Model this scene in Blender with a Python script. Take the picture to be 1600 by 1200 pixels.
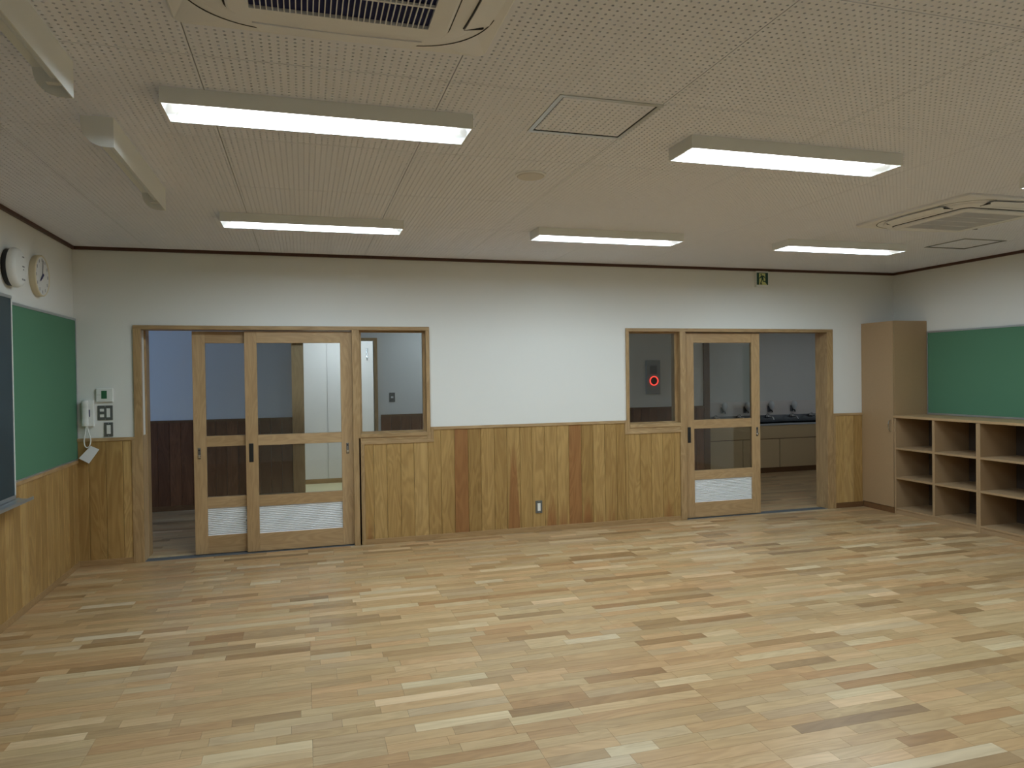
import bpy, math, random
from mathutils import Matrix, Vector
for o in list(bpy.data.objects): bpy.data.objects.remove(o, do_unlink=True)
scene = bpy.context.scene
COL = scene.collection
rnd = random.Random(7)

# ------------------------------------------------------------------ camera
F = 1117.23
CAM = (1.8526, -6.8018, 1.5616)
YAW, PITCH, ROLL = 0.282978, -0.0113945, -0.0136991
def cam_axes():
    cy, sy, cp, sp, cr, sr = math.cos(YAW), math.sin(YAW), math.cos(PITCH), math.sin(PITCH), math.cos(ROLL), math.sin(ROLL)
    f = Vector((sy*cp, cy*cp, sp)); r = Vector((cy, -sy, 0)); u = r.cross(f)
    return cr*r+sr*u, -sr*r+cr*u, f
AX = cam_axes()
def project(p):
    d = Vector(p)-Vector(CAM); z = d.dot(AX[2])
    if z < .05: return None
    return 800+F*d.dot(AX[0])/z, 600-F*d.dot(AX[1])/z
cd = bpy.data.cameras.new('camera'); cam = bpy.data.objects.new('camera', cd); COL.objects.link(cam)
cd.sensor_width = 36; cd.lens = F*36/1600; cd.clip_start = .02
m3 = Matrix((AX[0], AX[1], -AX[2])).transposed()
cam.matrix_world = Matrix.Translation(CAM) @ m3.to_4x4()
scene.camera = cam

# ------------------------------------------------------------------ world, exposure
scene.view_settings.view_transform = 'Standard'
scene.view_settings.look = 'None'
scene.view_settings.gamma = 1
scene.view_settings.use_curve_mapping = False
scene.view_settings.exposure = 0.0
w = bpy.data.worlds.new('dusk_sky'); scene.world = w; w.use_nodes = True
w.node_tree.nodes['Background'].inputs[0].default_value = (.36, .56, .95, 1)
w.node_tree.nodes['Background'].inputs[1].default_value = 5.2
LAMP_W = 22.3          # per trough, shared by its two tilted tube lamps
TILT = 16
LAMP_COL = (.735, .90, 1.0)
pl = bpy.data.lights.new('window_portal', 'AREA'); pl.shape = 'RECTANGLE'; pl.size = 1.7; pl.size_y = 1.5
pl.cycles.is_portal = True
po = bpy.data.objects.new('window_portal', pl); COL.objects.link(po)
po.location = (-2.02, 1.45, 1.45); po.rotation_euler = (0, -math.pi/2, 0)

scene.cycles.max_bounces = 7; scene.cycles.diffuse_bounces = 4; scene.cycles.glossy_bounces = 3
scene.cycles.caustics_reflective = False; scene.cycles.caustics_refractive = False
H, W, REAR, TH = 2.7, 8.498, -7.30, .17

# ------------------------------------------------------------------ materials
def S(c):  # sRGB 0-255 -> linear
    return tuple(((v/255)/12.92 if v/255 < .04045 else ((v/255+.055)/1.055)**2.4) for v in c)+(1,)
class NT:
    def __init__(s, name):
        s.m = bpy.data.materials.new(name); s.m.use_nodes = True; s.t = s.m.node_tree
        s.b = s.t.nodes['Principled BSDF']; s.out = s.t.nodes['Material Output']
    def n(s, typ, **kw):
        nd = s.t.nodes.new(typ)
        for k, v in kw.items(): setattr(nd, k, v)
        return nd
    def l(s, a, b): s.t.links.new(a, b)
    def math(s, op, a, b=None, clamp=False):
        nd = s.n('ShaderNodeMath', operation=op); nd.use_clamp = clamp
        for i, v in enumerate((a, b)):
            if v is None: continue
            if isinstance(v, (int, float)): nd.inputs[i].default_value = v
            else: s.l(v, nd.inputs[i])
        return nd.outputs[0]
    def mix(s, f, a, b, blend='MIX'):
        nd = s.n('ShaderNodeMix', data_type='RGBA', blend_type=blend)
        for i, v in ((0, f), (6, a), (7, b)):
            if isinstance(v, (int, float)): nd.inputs[i].default_value = v
            elif isinstance(v, tuple): nd.inputs[i].default_value = v
            else: s.l(v, nd.inputs[i])
        return nd.outputs[2]
    def ramp(s, f, stops):
        nd = s.n('ShaderNodeValToRGB'); e = nd.color_ramp.elements
        while len(e) < len(stops): e.new(.5)
        for k, (p, c) in zip(e, stops): k.position = p; k.color = c
        s.l(f, nd.inputs[0]); return nd.outputs[0]
def plain(name, col, rough=.5, metal=0, bump=0, bscale=300, spec=None, vary=0):
    t = NT(name); t.b.inputs['Base Color'].default_value = S(col); t.b.inputs['Roughness'].default_value = rough
    t.b.inputs['Metallic'].default_value = metal
    if spec is not None: t.b.inputs['Specular IOR Level'].default_value = spec
    tc = t.n('ShaderNodeTexCoord')
    nz = t.n('ShaderNodeTexNoise'); nz.inputs['Scale'].default_value = bscale; nz.inputs['Detail'].default_value = 3
    t.l(tc.outputs['Object'], nz.inputs['Vector'])
    if bump:
        bp = t.n('ShaderNodeBump'); bp.inputs['Strength'].default_value = bump; bp.inputs['Distance'].default_value = .002
        t.l(nz.outputs[0], bp.inputs['Height']); t.l(bp.outputs[0], t.b.inputs['Normal'])
    c = S(col); k = .03+vary
    t.l(t.mix(nz.outputs[0], tuple(v*(1-k) for v in c[:3])+(1,), tuple(min(1, v*(1+k)) for v in c[:3])+(1,)), t.b.inputs['Base Color'])
    return t.m
def wood(name, axis, stops, rough=.4, grain=.25, attr=False, flame=False, redcol=(146, 94, 56), spec=.4, gscale=1.0, coat=0, spread=.45, hue=False):
    """procedural wood; grain runs along axis; per-piece tone from mesh attributes"""
    t = NT(name); tc = t.n('ShaderNodeTexCoord')
    mp = t.n('ShaderNodeMapping'); sc = [60*gscale]*3; sc['XYZ'.index(axis)] = 3.0*gscale
    mp.inputs['Scale'].default_value = sc
    src = tc.outputs['Object']
    if attr:
        at = t.n('ShaderNodeAttribute', attribute_name='seed'); v = t.n('ShaderNodeCombineXYZ')
        for i in range(3): t.l(at.outputs['Fac'], v.inputs[i])
        ad = t.n('ShaderNodeVectorMath', operation='ADD'); t.l(src, ad.inputs[0]); t.l(v.outputs[0], ad.inputs[1]); src = ad.outputs[0]
    t.l(src, mp.inputs[0])
    n1 = t.n('ShaderNodeTexNoise'); n1.inputs['Scale'].default_value = 1; n1.inputs['Detail'].default_value = 4; n1.inputs['Roughness'].default_value = .6; n1.inputs['Distortion'].default_value = .6
    t.l(mp.outputs[0], n1.inputs['Vector'])
    mp2 = t.n('ShaderNodeMapping'); s2 = [9*gscale]*3; s2['XYZ'.index(axis)] = 1.3*gscale; mp2.inputs['Scale'].default_value = s2
    t.l(src, mp2.inputs[0])
    n2 = t.n('ShaderNodeTexNoise'); n2.inputs['Scale'].default_value = 1; n2.inputs['Detail'].default_value = 2; n2.inputs['Distortion'].default_value = 1.2
    t.l(mp2.outputs[0], n2.inputs['Vector'])
    # cathedral rings from the coarse noise
    ring = t.math('SINE', t.math('MULTIPLY', n2.outputs[0], 46.0)); ring = t.math('MULTIPLY', ring, .5); ring = t.math('ADD', ring, .5)
    g = t.math('ADD', t.math('MULTIPLY', n1.outputs[0], .65), t.math('MULTIPLY', ring, .35))
    if attr:
        tone = t.n('ShaderNodeAttribute', attribute_name='tone').outputs['Fac']
    else:
        oi = t.n('ShaderNodeObjectInfo'); tone = t.math('ADD', t.math('MULTIPLY', oi.outputs['Random'], .4), .3)
    f = t.math('ADD', tone, t.math('MULTIPLY', t.math('SUBTRACT', n2.outputs[0], .5), spread), True)
    col = t.ramp(f, stops)
    if hue:
        hv = t.math('FRACT', t.math('MULTIPLY', t.n('ShaderNodeAttribute', attribute_name='seed').outputs['Fac'], 7.31))
        col = t.mix(1.0, col, t.ramp(hv, [(0, (1.10, .97, .90, 1)), (.35, (1.05, .99, .93, 1)), (.7, (1.0, 1.0, .97, 1)), (1, (.98, .99, 1.06, 1))]), 'MULTIPLY')
    dark = t.mix(1.0, col, (1-grain*1.3, 1-grain*1.55, 1-grain*1.8, 1), 'MULTIPLY')
    lite = t.mix(1.0, col, (1+grain*.45, 1+grain*.45, 1+grain*.4, 1), 'MULTIPLY')
    col = t.mix(g, dark, lite)
    if flame:
        fl = t.n('ShaderNodeAttribute', attribute_name='red_height').outputs['Fac']
        uv = t.n('ShaderNodeAttribute', attribute_name='board_uv'); sp = t.n('ShaderNodeSeparateXYZ'); t.l(uv.outputs['Vector'], sp.inputs[0])
        a = t.math('ABSOLUTE', t.math('SUBTRACT', t.math('MULTIPLY', sp.outputs[0], 2.0), 1.0))
        a = t.math('POWER', a, 2.2)
        hgt = t.math('MULTIPLY', fl, t.math('SUBTRACT', 1.0, a))
        d = t.math('SUBTRACT', hgt, sp.outputs[1]); d = t.math('ADD', d, t.math('MULTIPLY', t.math('SUBTRACT', n1.outputs[0], .5), .45))
        mk = t.math('MULTIPLY', d, 4.0, True); mk = t.math('MULTIPLY', mk, .72)
        col = t.mix(mk, col, t.mix(g, tuple(v*.75 for v in S(redcol)[:3])+(1,), tuple(v*1.1 for v in S(redcol)[:3])+(1,)))
    t.l(col, t.b.inputs['Base Color'])
    t.b.inputs['Roughness'].default_value = rough; t.b.inputs['Specular IOR Level'].default_value = spec
    if coat: t.b.inputs['Coat Weight'].default_value = coat; t.b.inputs['Coat Roughness'].default_value = .22
    bp = t.n('ShaderNodeBump'); bp.inputs['Strength'].default_value = .12; bp.inputs['Distance'].default_value = .001
    t.l(n1.outputs[0], bp.inputs['Height']); t.l(bp.outputs[0], t.b.inputs['Normal'])
    return t.m
def emit(name, col, strength):
    t = NT(name); e = t.n('ShaderNodeEmission'); e.inputs[0].default_value = col; e.inputs[1].default_value = strength
    t.l(e.outputs[0], t.out.inputs[0]); return t.m
def glass(name):
    t = NT(name); t.t.nodes.remove(t.b)
    fr = t.n('ShaderNodeFresnel'); fr.inputs[0].default_value = 1.45
    tr = t.n('ShaderNodeBsdfTransparent'); tr.inputs[0].default_value = (.93, .95, .95, 1)
    gl = t.n('ShaderNodeBsdfGlossy'); gl.inputs['Roughness'].default_value = 0
    mx = t.n('ShaderNodeMixShader'); t.l(fr.outputs[0], mx.inputs[0]); t.l(tr.outputs[0], mx.inputs[1]); t.l(gl.outputs[0], mx.inputs[2])
    t.l(mx.outputs[0], t.out.inputs[0]); return t.m
M = {}
M['wall'] = plain('cream_wallpaper', (227, 228, 225), .85, bump=.25, bscale=260, spec=.2)
M['wall_rear'] = plain('beige_wall', (216, 208, 188), .85, spec=.2)
M['ceil'] = plain('perforated_board_paint', (229, 233, 247), .9, spec=.1)
M['ceil_back'] = plain('ceiling_backing', (140, 136, 130), .95, spec=.05)
PST = [(0, S((136, 108, 76))), (.25, S((168, 138, 100))), (.5, S((188, 160, 120))), (.75, S((200, 176, 138))), (1, S((216, 198, 164)))]
M['plank'] = wood('oak_plank', 'X', PST, .30, .20, attr=True, spec=.5, gscale=.9, spread=.34, hue=True)
M['plank_dark'] = M['plank']
M['subfloor'] = plain('subfloor', (96, 66, 40), .8)
WST = [(0, S((132, 102, 58))), (.35, S((166, 134, 82))), (.65, S((184, 152, 98))), (1, S((200, 170, 116)))]
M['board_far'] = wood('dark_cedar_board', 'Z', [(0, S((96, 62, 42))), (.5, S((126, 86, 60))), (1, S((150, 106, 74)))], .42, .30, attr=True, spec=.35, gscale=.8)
M['board'] = wood('cedar_board', 'Z', WST, .42, .30, attr=True, flame=True, spec=.35, gscale=.8)
TST = [(0, S((160, 132, 94))), (.5, S((180, 152, 112))), (1, S((194, 168, 128)))]
M['trim_x'] = wood('oak_trim_x', 'X', TST, .45, .3)
M['trim_y'] = wood('oak_trim_y', 'Y', TST, .45, .3)
M['trim_z'] = wood('oak_trim_z', 'Z', TST, .45, .3)
DST = [(0, S((166, 136, 98))), (.5, S((184, 154, 114))), (1, S((196, 168, 130)))]
M['door_x'] = wood('ash_door_x', 'X', DST, .42, .2)
M['door_z'] = wood('ash_door_z', 'Z', DST, .42, .2)
M['crown'] = plain('dark_brown_moulding', (78, 48, 36), .5, vary=.1, bscale=30)
M['base'] = wood('baseboard_wood', 'X', [(0, S((160, 130, 90))), (1, S((184, 152, 110)))], .45, .2)
M['base_dark'] = wood('baseboard_dark', 'X', [(0, S((108, 78, 50))), (1, S((126, 92, 60)))], .45, .2)
M['glass'] = glass('window_glass')
M['alu'] = plain('aluminium', (196, 202, 208), .35, .85, vary=.02)
M['alu_lite'] = plain('louver_aluminium', (250, 252, 255), .32, .05, vary=.02)
M['track'] = plain('floor_track', (120, 124, 128), .45, .3)
M['chrome'] = plain('chrome', (214, 216, 218), .18, 1)
M['steel'] = plain('stainless_steel', (150, 155, 162), .25, .95)
M['black'] = plain('black_plastic', (22, 22, 22), .45)
M['white_metal'] = plain('white_enamel', (232, 234, 232), .4)
M['white_plastic'] = plain('white_plastic', (228, 230, 228), .4)
M['ac'] = plain('cassette_plastic', (228, 230, 236), .5)
M['speaker_grille'] = plain('speaker_mesh', (206, 205, 206), .7, bump=.4, bscale=900)
M['filter'] = plain('blue_filter', (26, 34, 92), .8)
M['gap'] = plain('dark_gap', (40, 42, 50), .8)
M['grey_plate'] = plain('grey_switch_plate', (104, 106, 104), .4, .3)
M['green'] = plain('green_cloth', (88, 130, 104), .9, bump=.3, bscale=900, spec=.1, vary=.05)
M['chalkboard'] = plain('chalkboard', (34, 58, 68), .38, vary=.08, bscale=5)
M['laminate'] = plain('beige_laminate', (166, 138, 104), .5, vary=.02, bscale=60)
M['shelf_back'] = plain('shelf_back_painted_shade', (74, 60, 48), .7)  # back panel colour darkened to imitate shade deep in the cells
M['edge'] = plain('laminate_edge', (176, 146, 108), .45)
M['lcd'] = plain('green_lcd', (52, 104, 72), .3)
M['navy'] = plain('navy_hand', (38, 34, 96), .5)
M['greyink'] = plain('grey_ink', (110, 112, 116), .6)
M['paper'] = plain('paper_card', (226, 228, 232), .8)
M['cream_rim'] = plain('cream_clock_rim', (214, 202, 172), .5)
M['clock_face'] = plain('clock_face', (216, 216, 214), .6)
M['sign_green'] = plain('sign_dark_green', (14, 62, 50), .5)
M['sign_pale'] = plain('sign_pale_yellow', (206, 210, 140), .5)
M['alarm'] = plain('alarm_box_grey', (150, 156, 158), .5)
M['alarm_dark'] = plain('alarm_button_dark', (60, 18, 18), .4)
M['red_led'] = emit('red_ring_lamp', (1, .06, .04, 1), 1.6)
M['tube_on'] = emit('fluorescent_tube', (.95, .98, 1, 1), 9)
M['tube_off'] = plain('unlit_tube', (225, 228, 230), .3)
M['sink_front'] = plain('sink_laminate', (190, 166, 128), .5)
M['white_panel'] = plain('white_panel', (236, 230, 226), .5)
M['vinyl'] = plain('yellow_vinyl_floor', (226, 214, 170), .5)
M['bottle'] = plain('frosted_bottle', (232, 238, 242), .35)

# ------------------------------------------------------------------ mesh helpers
class MB:
    def __init__(s): s.v = []; s.f = []; s.fa = {}; s.uv = None
    def quad(s, pts): i = len(s.v); s.v += [tuple(p) for p in pts]; s.f.append(tuple(range(i, i+len(pts)))); return s
    def box(s, x0, x1, y0, y1, z0, z1):
        x0, x1 = sorted((x0, x1)); y0, y1 = sorted((y0, y1)); z0, z1 = sorted((z0, z1))
        i = len(s.v)
        s.v += [(x0, y0, z0), (x1, y0, z0), (x1, y1, z0), (x0, y1, z0), (x0, y0, z1), (x1, y0, z1), (x1, y1, z1), (x0, y1, z1)]
        for q in ((0, 3, 2, 1), (4, 5, 6, 7), (0, 1, 5, 4), (1, 2, 6, 5), (2, 3, 7, 6), (3, 0, 4, 7)): s.f.append(tuple(i+k for k in q))
        return s
    def loft(s, loops, cap0=True, cap1=True):
        n = len(loops[0]); i = len(s.v)
        for L in loops: s.v += [tuple(p) for p in L]
        for k in range(len(loops)-1):
            for j in range(n):
                a, b = i+k*n+j, i+k*n+(j+1) % n; s.f.append((a, b, b+n, a+n))
        if cap0: s.f.append(tuple(i+j for j in reversed(range(n))))
        if cap1: s.f.append(tuple(i+(len(loops)-1)*n+j for j in range(n)))
        return s
    def tube(s, pts, r, n=8):
        loops = []; pts = [Vector(p) for p in pts]
        for k, p in enumerate(pts):
            d = (pts[min(k+1, len(pts)-1)]-pts[max(k-1, 0)]).normalized()
            a = d.cross(Vector((0, 0, 1)) if abs(d.z) < .9 else Vector((1, 0, 0))).normalized(); b = a.cross(d).normalized()
            rr = r[k] if isinstance(r, (list, tuple)) else r
            loops.append([p+rr*(math.cos(2*math.pi*j/n)*a-math.sin(2*math.pi*j/n)*b) for j in range(n)])
        return s.loft(loops)
    def disc(s, c, axis, prof, n=40, caps=True):
        """lathe: prof = [(radius, offset along axis)]"""
        c = Vector(c); a = Vector(axis).normalized(); u = a.cross(Vector((0, 0, 1)) if abs(a.z) < .9 else Vector((1, 0, 0))).normalized(); v = a.cross(u)
        return s.loft([[c+a*h+r*(math.cos(2*math.pi*j/n)*u+math.sin(2*math.pi*j/n)*v) for j in range(n)] for r, h in prof], caps, caps)
    def build(s, name, mat, parent=None, smooth=False, bevel=0):
        me = bpy.data.meshes.new(name); off = parent.matrix_world_loc if False else (ploc(parent) if parent else (0, 0, 0))
        me.from_pydata([(p[0]-off[0], p[1]-off[1], p[2]-off[2]) for p in s.v], [], s.f)
        for k, vals in s.fa.items():
            at = me.attributes.new(k, 'FLOAT', 'FACE'); at.data.foreach_set('value', vals)
        if s.uv:
            at = me.attributes.new('board_uv', 'FLOAT_VECTOR', 'POINT')
            at.data.foreach_set('vector', [c for u, v in s.uv for c in (u, v, 0.0)])
        me.materials.append(mat if not isinstance(mat, str) else M[mat])
        if smooth: me.shade_smooth()
        o = bpy.data.objects.new(name, me); COL.objects.link(o)
        if parent: o.parent = parent
        if bevel:
            b = o.modifiers.new('bevel', 'BEVEL'); b.width = bevel; b.segments = 2; b.limit_method = 'ANGLE'
        if smooth:
            fix_smooth(me)
        return o
LOC = {}
def ploc(o):
    x = o; v = Vector((0, 0, 0))
    while x is not None: v += Vector(x.location); x = x.parent
    return v
def fix_smooth(me, ang=.7):
    me.update()
    # mark sharp edges by angle
    ef = {}
    for p in me.polygons:
        for k in p.edge_keys: ef.setdefault(k, []).append(p.normal.copy())
    for e in me.edges:
        ns = ef.get(tuple(sorted(e.vertices)), [])
        if len(ns) == 2 and ns[0].angle(ns[1], 0) > ang: e.use_edge_sharp = True
def tag(o, label=None, cat=None, group=None, kind=None):
    if label: o['label'] = label
    if cat: o['category'] = cat
    if group: o['group'] = group
    if kind: o['kind'] = kind
    return o
def empty(name, loc, label=None, cat=None, group=None, kind=None):
    o = bpy.data.objects.new(name, None); o.empty_display_size = .1; COL.objects.link(o); o.location = loc
    return tag(o, label, cat, group, kind)
def copy_tree(o, parent=None):
    c = o.copy(); COL.objects.link(c); c.parent = parent
    for ch in list(o.children): copy_tree(ch, c)
    return c
def bx(*a): return MB().box(*a)
def struct(name, mb, mat, label, cat, bevel=0):
    return tag(mb.build(name, mat, bevel=bevel), label, cat, kind='structure')

# ================================================================== SETTING
# ---- floor of oak strips (along X)
floor = struct('floor', bx(-.2, W+.2, REAR-.1, .05, -.1, -.012), 'subfloor', 'oak strip floor of the classroom, laid in short mixed-tone pieces', 'floor')
STRIP = .075
def strips(x0, x1, y0, y1, seedx):
    out = []; r = random.Random(seedx); n = int(math.ceil((y1-y0)/STRIP))
    for k in range(n):
        ya = y1-(k+1)*STRIP; yb = y1-k*STRIP; ya = max(ya, y0)
        band = k//4; ends = []
        x = CAM[0]+.01+(.909 if band % 2 else 0)
        while x > x0: x -= 1.818
        cuts = [x0]
        while x < x1:
            a = x; rem = 1.818; 
            while rem > .75:
                L = r.choice((.22, .26, .3, .34, .38, .44))
                if rem-L < .22: break
                a += L; rem -= L
                if x0+.05 < a < x1-.05: cuts.append(a)
            x += 1.818
            if x0+.05 < x < x1-.05: cuts.append(x)
        cuts.append(x1); cuts = sorted(set(cuts))
        for a, b in zip(cuts, cuts[1:]):
            if b-a > .01: out.append((a, b, ya, yb))
    return out
def tone():
    t = rnd.gauss(.52, .11)
    if rnd.random() < .09: t = rnd.uniform(.12, .3)
    if rnd.random() < .08: t = rnd.uniform(.75, .95)
    return min(1, max(0, t))
G = .0002
def plank_mb(lst):
    mb = MB(); ts = []; sd = []
    for a, b, c, d in lst:
        i = len(mb.v); e = G+.0003
        mb.v += [(a+G, c+G, -.012), (b-G, c+G, -.012), (b-G, d-G, -.012), (a+G, d-G, -.012), (a+e, c+e, 0), (b-e, c+e, 0), (b-e, d-e, 0), (a+e, d-e, 0)]
        for q in ((4, 5, 6, 7), (0, 1, 5, 4), (1, 2, 6, 5), (2, 3, 7, 6), (3, 0, 4, 7)): mb.f.append(tuple(i+k for k in q))
        t = tone(); s_ = rnd.uniform(0, 40); ts += [t]*5; sd += [s_]*5
    mb.fa = {'tone': ts, 'seed': sd}
    return mb
allp = strips(0, W, REAR, 0, 3)
def seen_area(p):
    a, b, c, d = p; q = [project((x, y, 0)) for x, y in ((a, c), (b, c), (b, d), (a, d))]
    if any(k is None for k in q): return 0
    m = project(((a+b)/2, (c+d)/2, 0))
    if not (0 <= m[0] <= 1600 and 0 <= m[1] <= 1200): return 0
    return abs(sum(q[i][0]*q[(i+1) % 4][1]-q[(i+1) % 4][0]*q[i][1] for i in range(4)))/2
order = sorted(allp, key=seen_area, reverse=True)
for p in order[:300]: plank_mb([p]).build('plank', 'plank', floor)
tag(plank_mb(order[300:]).build('plank_field', 'plank', floor), kind='stuff')

# ---- corridor floor
ffar = struct('floor_corridor', bx(-2.2, 10.8, .05, 3.3, -.1, -.012), 'subfloor', 'dim oak strip floor of the corridor beyond the sliding doors', 'floor')
tag(plank_mb(strips(-2.0, 10.6, .14, 2.9, 9)).build('plank_field', 'plank', ffar), kind='stuff')

# ---- ceiling of perforated boards, real holes
ceiling = struct('ceiling', bx(-.2, W+.2, REAR-.2, .1, H+.0095, H+.1), 'ceil_back', 'perforated white acoustic board ceiling of the classroom', 'ceiling')
PX, PY, PT = .9167/33, .89/32, .009
def perf_board(nx, ny, lx, ly):
    """board nx*ny holes, origin at corner, size lx*ly, thickness PT, octagonal holes"""
    mb = MB(); v = mb.v; f = mb.f; r = .0049; K = 8
    ang = [math.pi/8+2*math.pi*k/K for k in range(K)]
    gap = .002
    idx = {}
    def gv(i, j):
        if (i, j) not in idx:
            x = gap if i == 0 else (lx-gap if i == nx else i*PX); y = gap if j == 0 else (ly-gap if j == ny else j*PY)
            idx[(i, j)] = len(v); v.append((x, y, 0))
        return idx[(i, j)]
    for i in range(nx):
        for j in range(ny):
            c = [gv(i+1, j+1), gv(i, j+1), gv(i, j), gv(i+1, j)]   # NE NW SW SE
            cx = (v[c[2]][0]+v[c[3]][0])/2; cy = (v[c[2]][1]+v[c[1]][1])/2
            b = len(v)
            v += [(cx+r*math.cos(a), cy+r*math.sin(a), 0) for a in ang] + [(cx+r*math.cos(a), cy+r*math.sin(a), PT) for a in ang]
            # ang0 = 22.5deg (E-ish NE), ang1 = 67.5 ...
            for k in range(4):       # corner k sits between ang 2k and 2k+1
                f.append((c[k], b+2*k+1, b+2*k))
                nk = (k+1) % 4
                f.append((c[k], c[nk], b+(2*k+2) % 8, b+2*k+1))
            for k in range(K):
                k2 = (k+1) % K; f.append((b+k, b+k2, b+K+k2, b+K+k))
    i = len(v)
    v += [(gap, gap, 0), (lx-gap, gap, 0), (lx-gap, ly-gap, 0), (gap, ly-gap, 0), (gap, gap, PT), (lx-gap, gap, PT), (lx-gap, ly-gap, PT), (gap, ly-gap, PT)]
    for q in ((0, 1, 5, 4), (1, 2, 6, 5), (2, 3, 7, 6), (3, 0, 4, 7)): f.append(tuple(i+k for k in q))
    me = bpy.data.meshes.new('ceiling_board'); me.from_pydata(v, [], f); me.materials.append(M['ceil']); return me
xs = [0]+[1.495-.9167+.9167*k for k in range(9)]+[W]
ys = [REAR]; y = -4.08-.89*3
while y < -.02: ys.append(y); y += .89
ys.append(0)
cache = {}
for xa, xb in zip(xs, xs[1:]):
    for ya, yb in zip(ys, ys[1:]):
        nx, ny = max(1, round((xb-xa)/PX)), max(1, round((yb-ya)/PY)); key = (nx, ny, round(xb-xa, 3), round(yb-ya, 3))
        if key not in cache: cache[key] = perf_board(nx, ny, xb-xa, yb-ya)
        o = bpy.data.objects.new('ceiling_board', cache[key]); COL.objects.link(o); o.parent = ceiling; o.location = (xa, ya, H)

# ---- walls
wb = MB()
wb.box(-2.2, .5, 0, TH, 0, H+.1).box(.5, 2.985, 0, TH, 2.022, H+.1).box(2.345, 2.985, 0, TH, 0, 1.0).box(2.985, 5.085, 0, TH, 0, H+.1)
wb.box(5.085, 7.60, 0, TH, 2.022, H+.1).box(5.085, 5.70, 0, TH, 0, 1.0).box(7.60, 10.8, 0, TH, 0, H+.1)
wall_back = struct('wall_back', wb, 'wall', 'cream papered wall with two glazed sliding doorways and board wainscot', 'wall')
wall_left = struct('wall_left', bx(-.2, 0, REAR, 0, 0, H+.1), 'wall', 'cream wall on the left behind the blackboard', 'wall')
wall_right = struct('wall_right', bx(W, W+.2, REAR, 0, 0, H+.1), 'wall', 'cream wall on the right behind the pigeonhole shelves', 'wall')
struct('wall_rear', bx(-.2, W+.2, REAR-.2, REAR, 0, H+.1), 'wall_rear', 'plain beige wall at the camera end of the classroom', 'wall')

def board(x0, x1, z0, z1, tone_, flame, parent, plane='back', extra=None):
    """one tongue-and-groove board: chamfered front"""
    mb = MB(); g, t, c = .0008, .012, .003
    parts = [(x0, x1, z0, z1)]+([extra] if extra else [])
    uv = []
    for a, b, za, zb in parts:
        i = len(mb.v)
        loc = [(a+g, 0), (b-g, 0), (b-g, t-c), (b-g-c, t), (a+g+c, t), (a+g, t-c)]
        for z in (za, zb):
            for u, d in loc:
                mb.v.append((u, -d, z) if plane == 'back' else (d, u, z))
                uv.append(((u-x0)/(x1-x0), z))
        n = 6
        for k in range(n): mb.f.append((i+k, i+(k+1) % n, i+n+(k+1) % n, i+n+k) if plane != 'back' else (i+n+k, i+n+(k+1) % n, i+(k+1) % n, i+k))
        mb.f.append(tuple(i+n+k for k in range(n))); mb.f.append(tuple(i+k for k in reversed(range(n))))
    nf = len(mb.f); mb.fa = {'tone': [tone_]*nf, 'seed': [rnd.uniform(0, 60)]*nf, 'red_height': [flame]*nf}; mb.uv = uv
    return mb.build('wainscot_board', 'board', parent)
BZ, CZ = .05, 1.055
def btone(): return min(1, max(0, rnd.gauss(.52, .16)))
for a, b in ((0, .095), (.095, .225), (.225, .355), (.355, .425)): board(a, b, BZ, CZ, btone(), 0, wall_back)
sl = [2.383, 2.465, 2.589, 2.719, 2.846, 2.98]
for a, b in zip(sl, sl[1:]): board(a, b, BZ, .94, btone(), .28 if abs(a-2.383) < .01 else 0, wall_back)
board(2.98, 3.105, BZ, .94, .55, 0, wall_back, extra=(3.036, 3.105, .94, CZ))
sm = [3.105, 3.238, 3.374, 3.501, 3.636, 3.765, 3.899, 4.026, 4.159, 4.29, 4.416, 4.553, 4.682, 4.81, 4.943, 5.04]
tm = [.5, .45, .34, .58, .42, .55, .5, .6, .6, .62, .58, .3, .66, .48, .35, .6]
fm = [0, 0, 9, 0, 0, 0, 1.0, 0, .25, .55, .40, 9, .45, .25, .22, 0]
tmap = dict(zip(range(15), zip([.50, .44, .30, .60, .40, .55, .52, .58, .58, .62, .56, .3, .66, .46, .4], [0, 9, 0, 0, 0, .95, 0, 0, .42, .32, 9, .40, .18, .2, 0])))
for k, (a, b) in enumerate(zip(sm, sm[1:])): board(a, b, BZ, CZ, tmap[k][0], tmap[k][1], wall_back)
sr = [5.04, 5.076, 5.211, 5.341, 5.472, 5.606, 5.681]
for k, (a, b) in enumerate(zip(sr, sr[1:])): board(a, b, BZ, .94, (.5, .58, .5, .6, .52, .5)[k], .27 if k == 4 else 0, wall_back)
for a, b in ((7.655, 7.775), (7.775, 7.905), (7.905, 8.03)): board(a, b, .06, CZ, btone(), 0, wall_back)
y = 0.0
while y > REAR+.05:
    board(max(REAR, y-.128), y, BZ, .876, btone(), 0, wall_left, plane='left'); y -= .128

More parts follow.
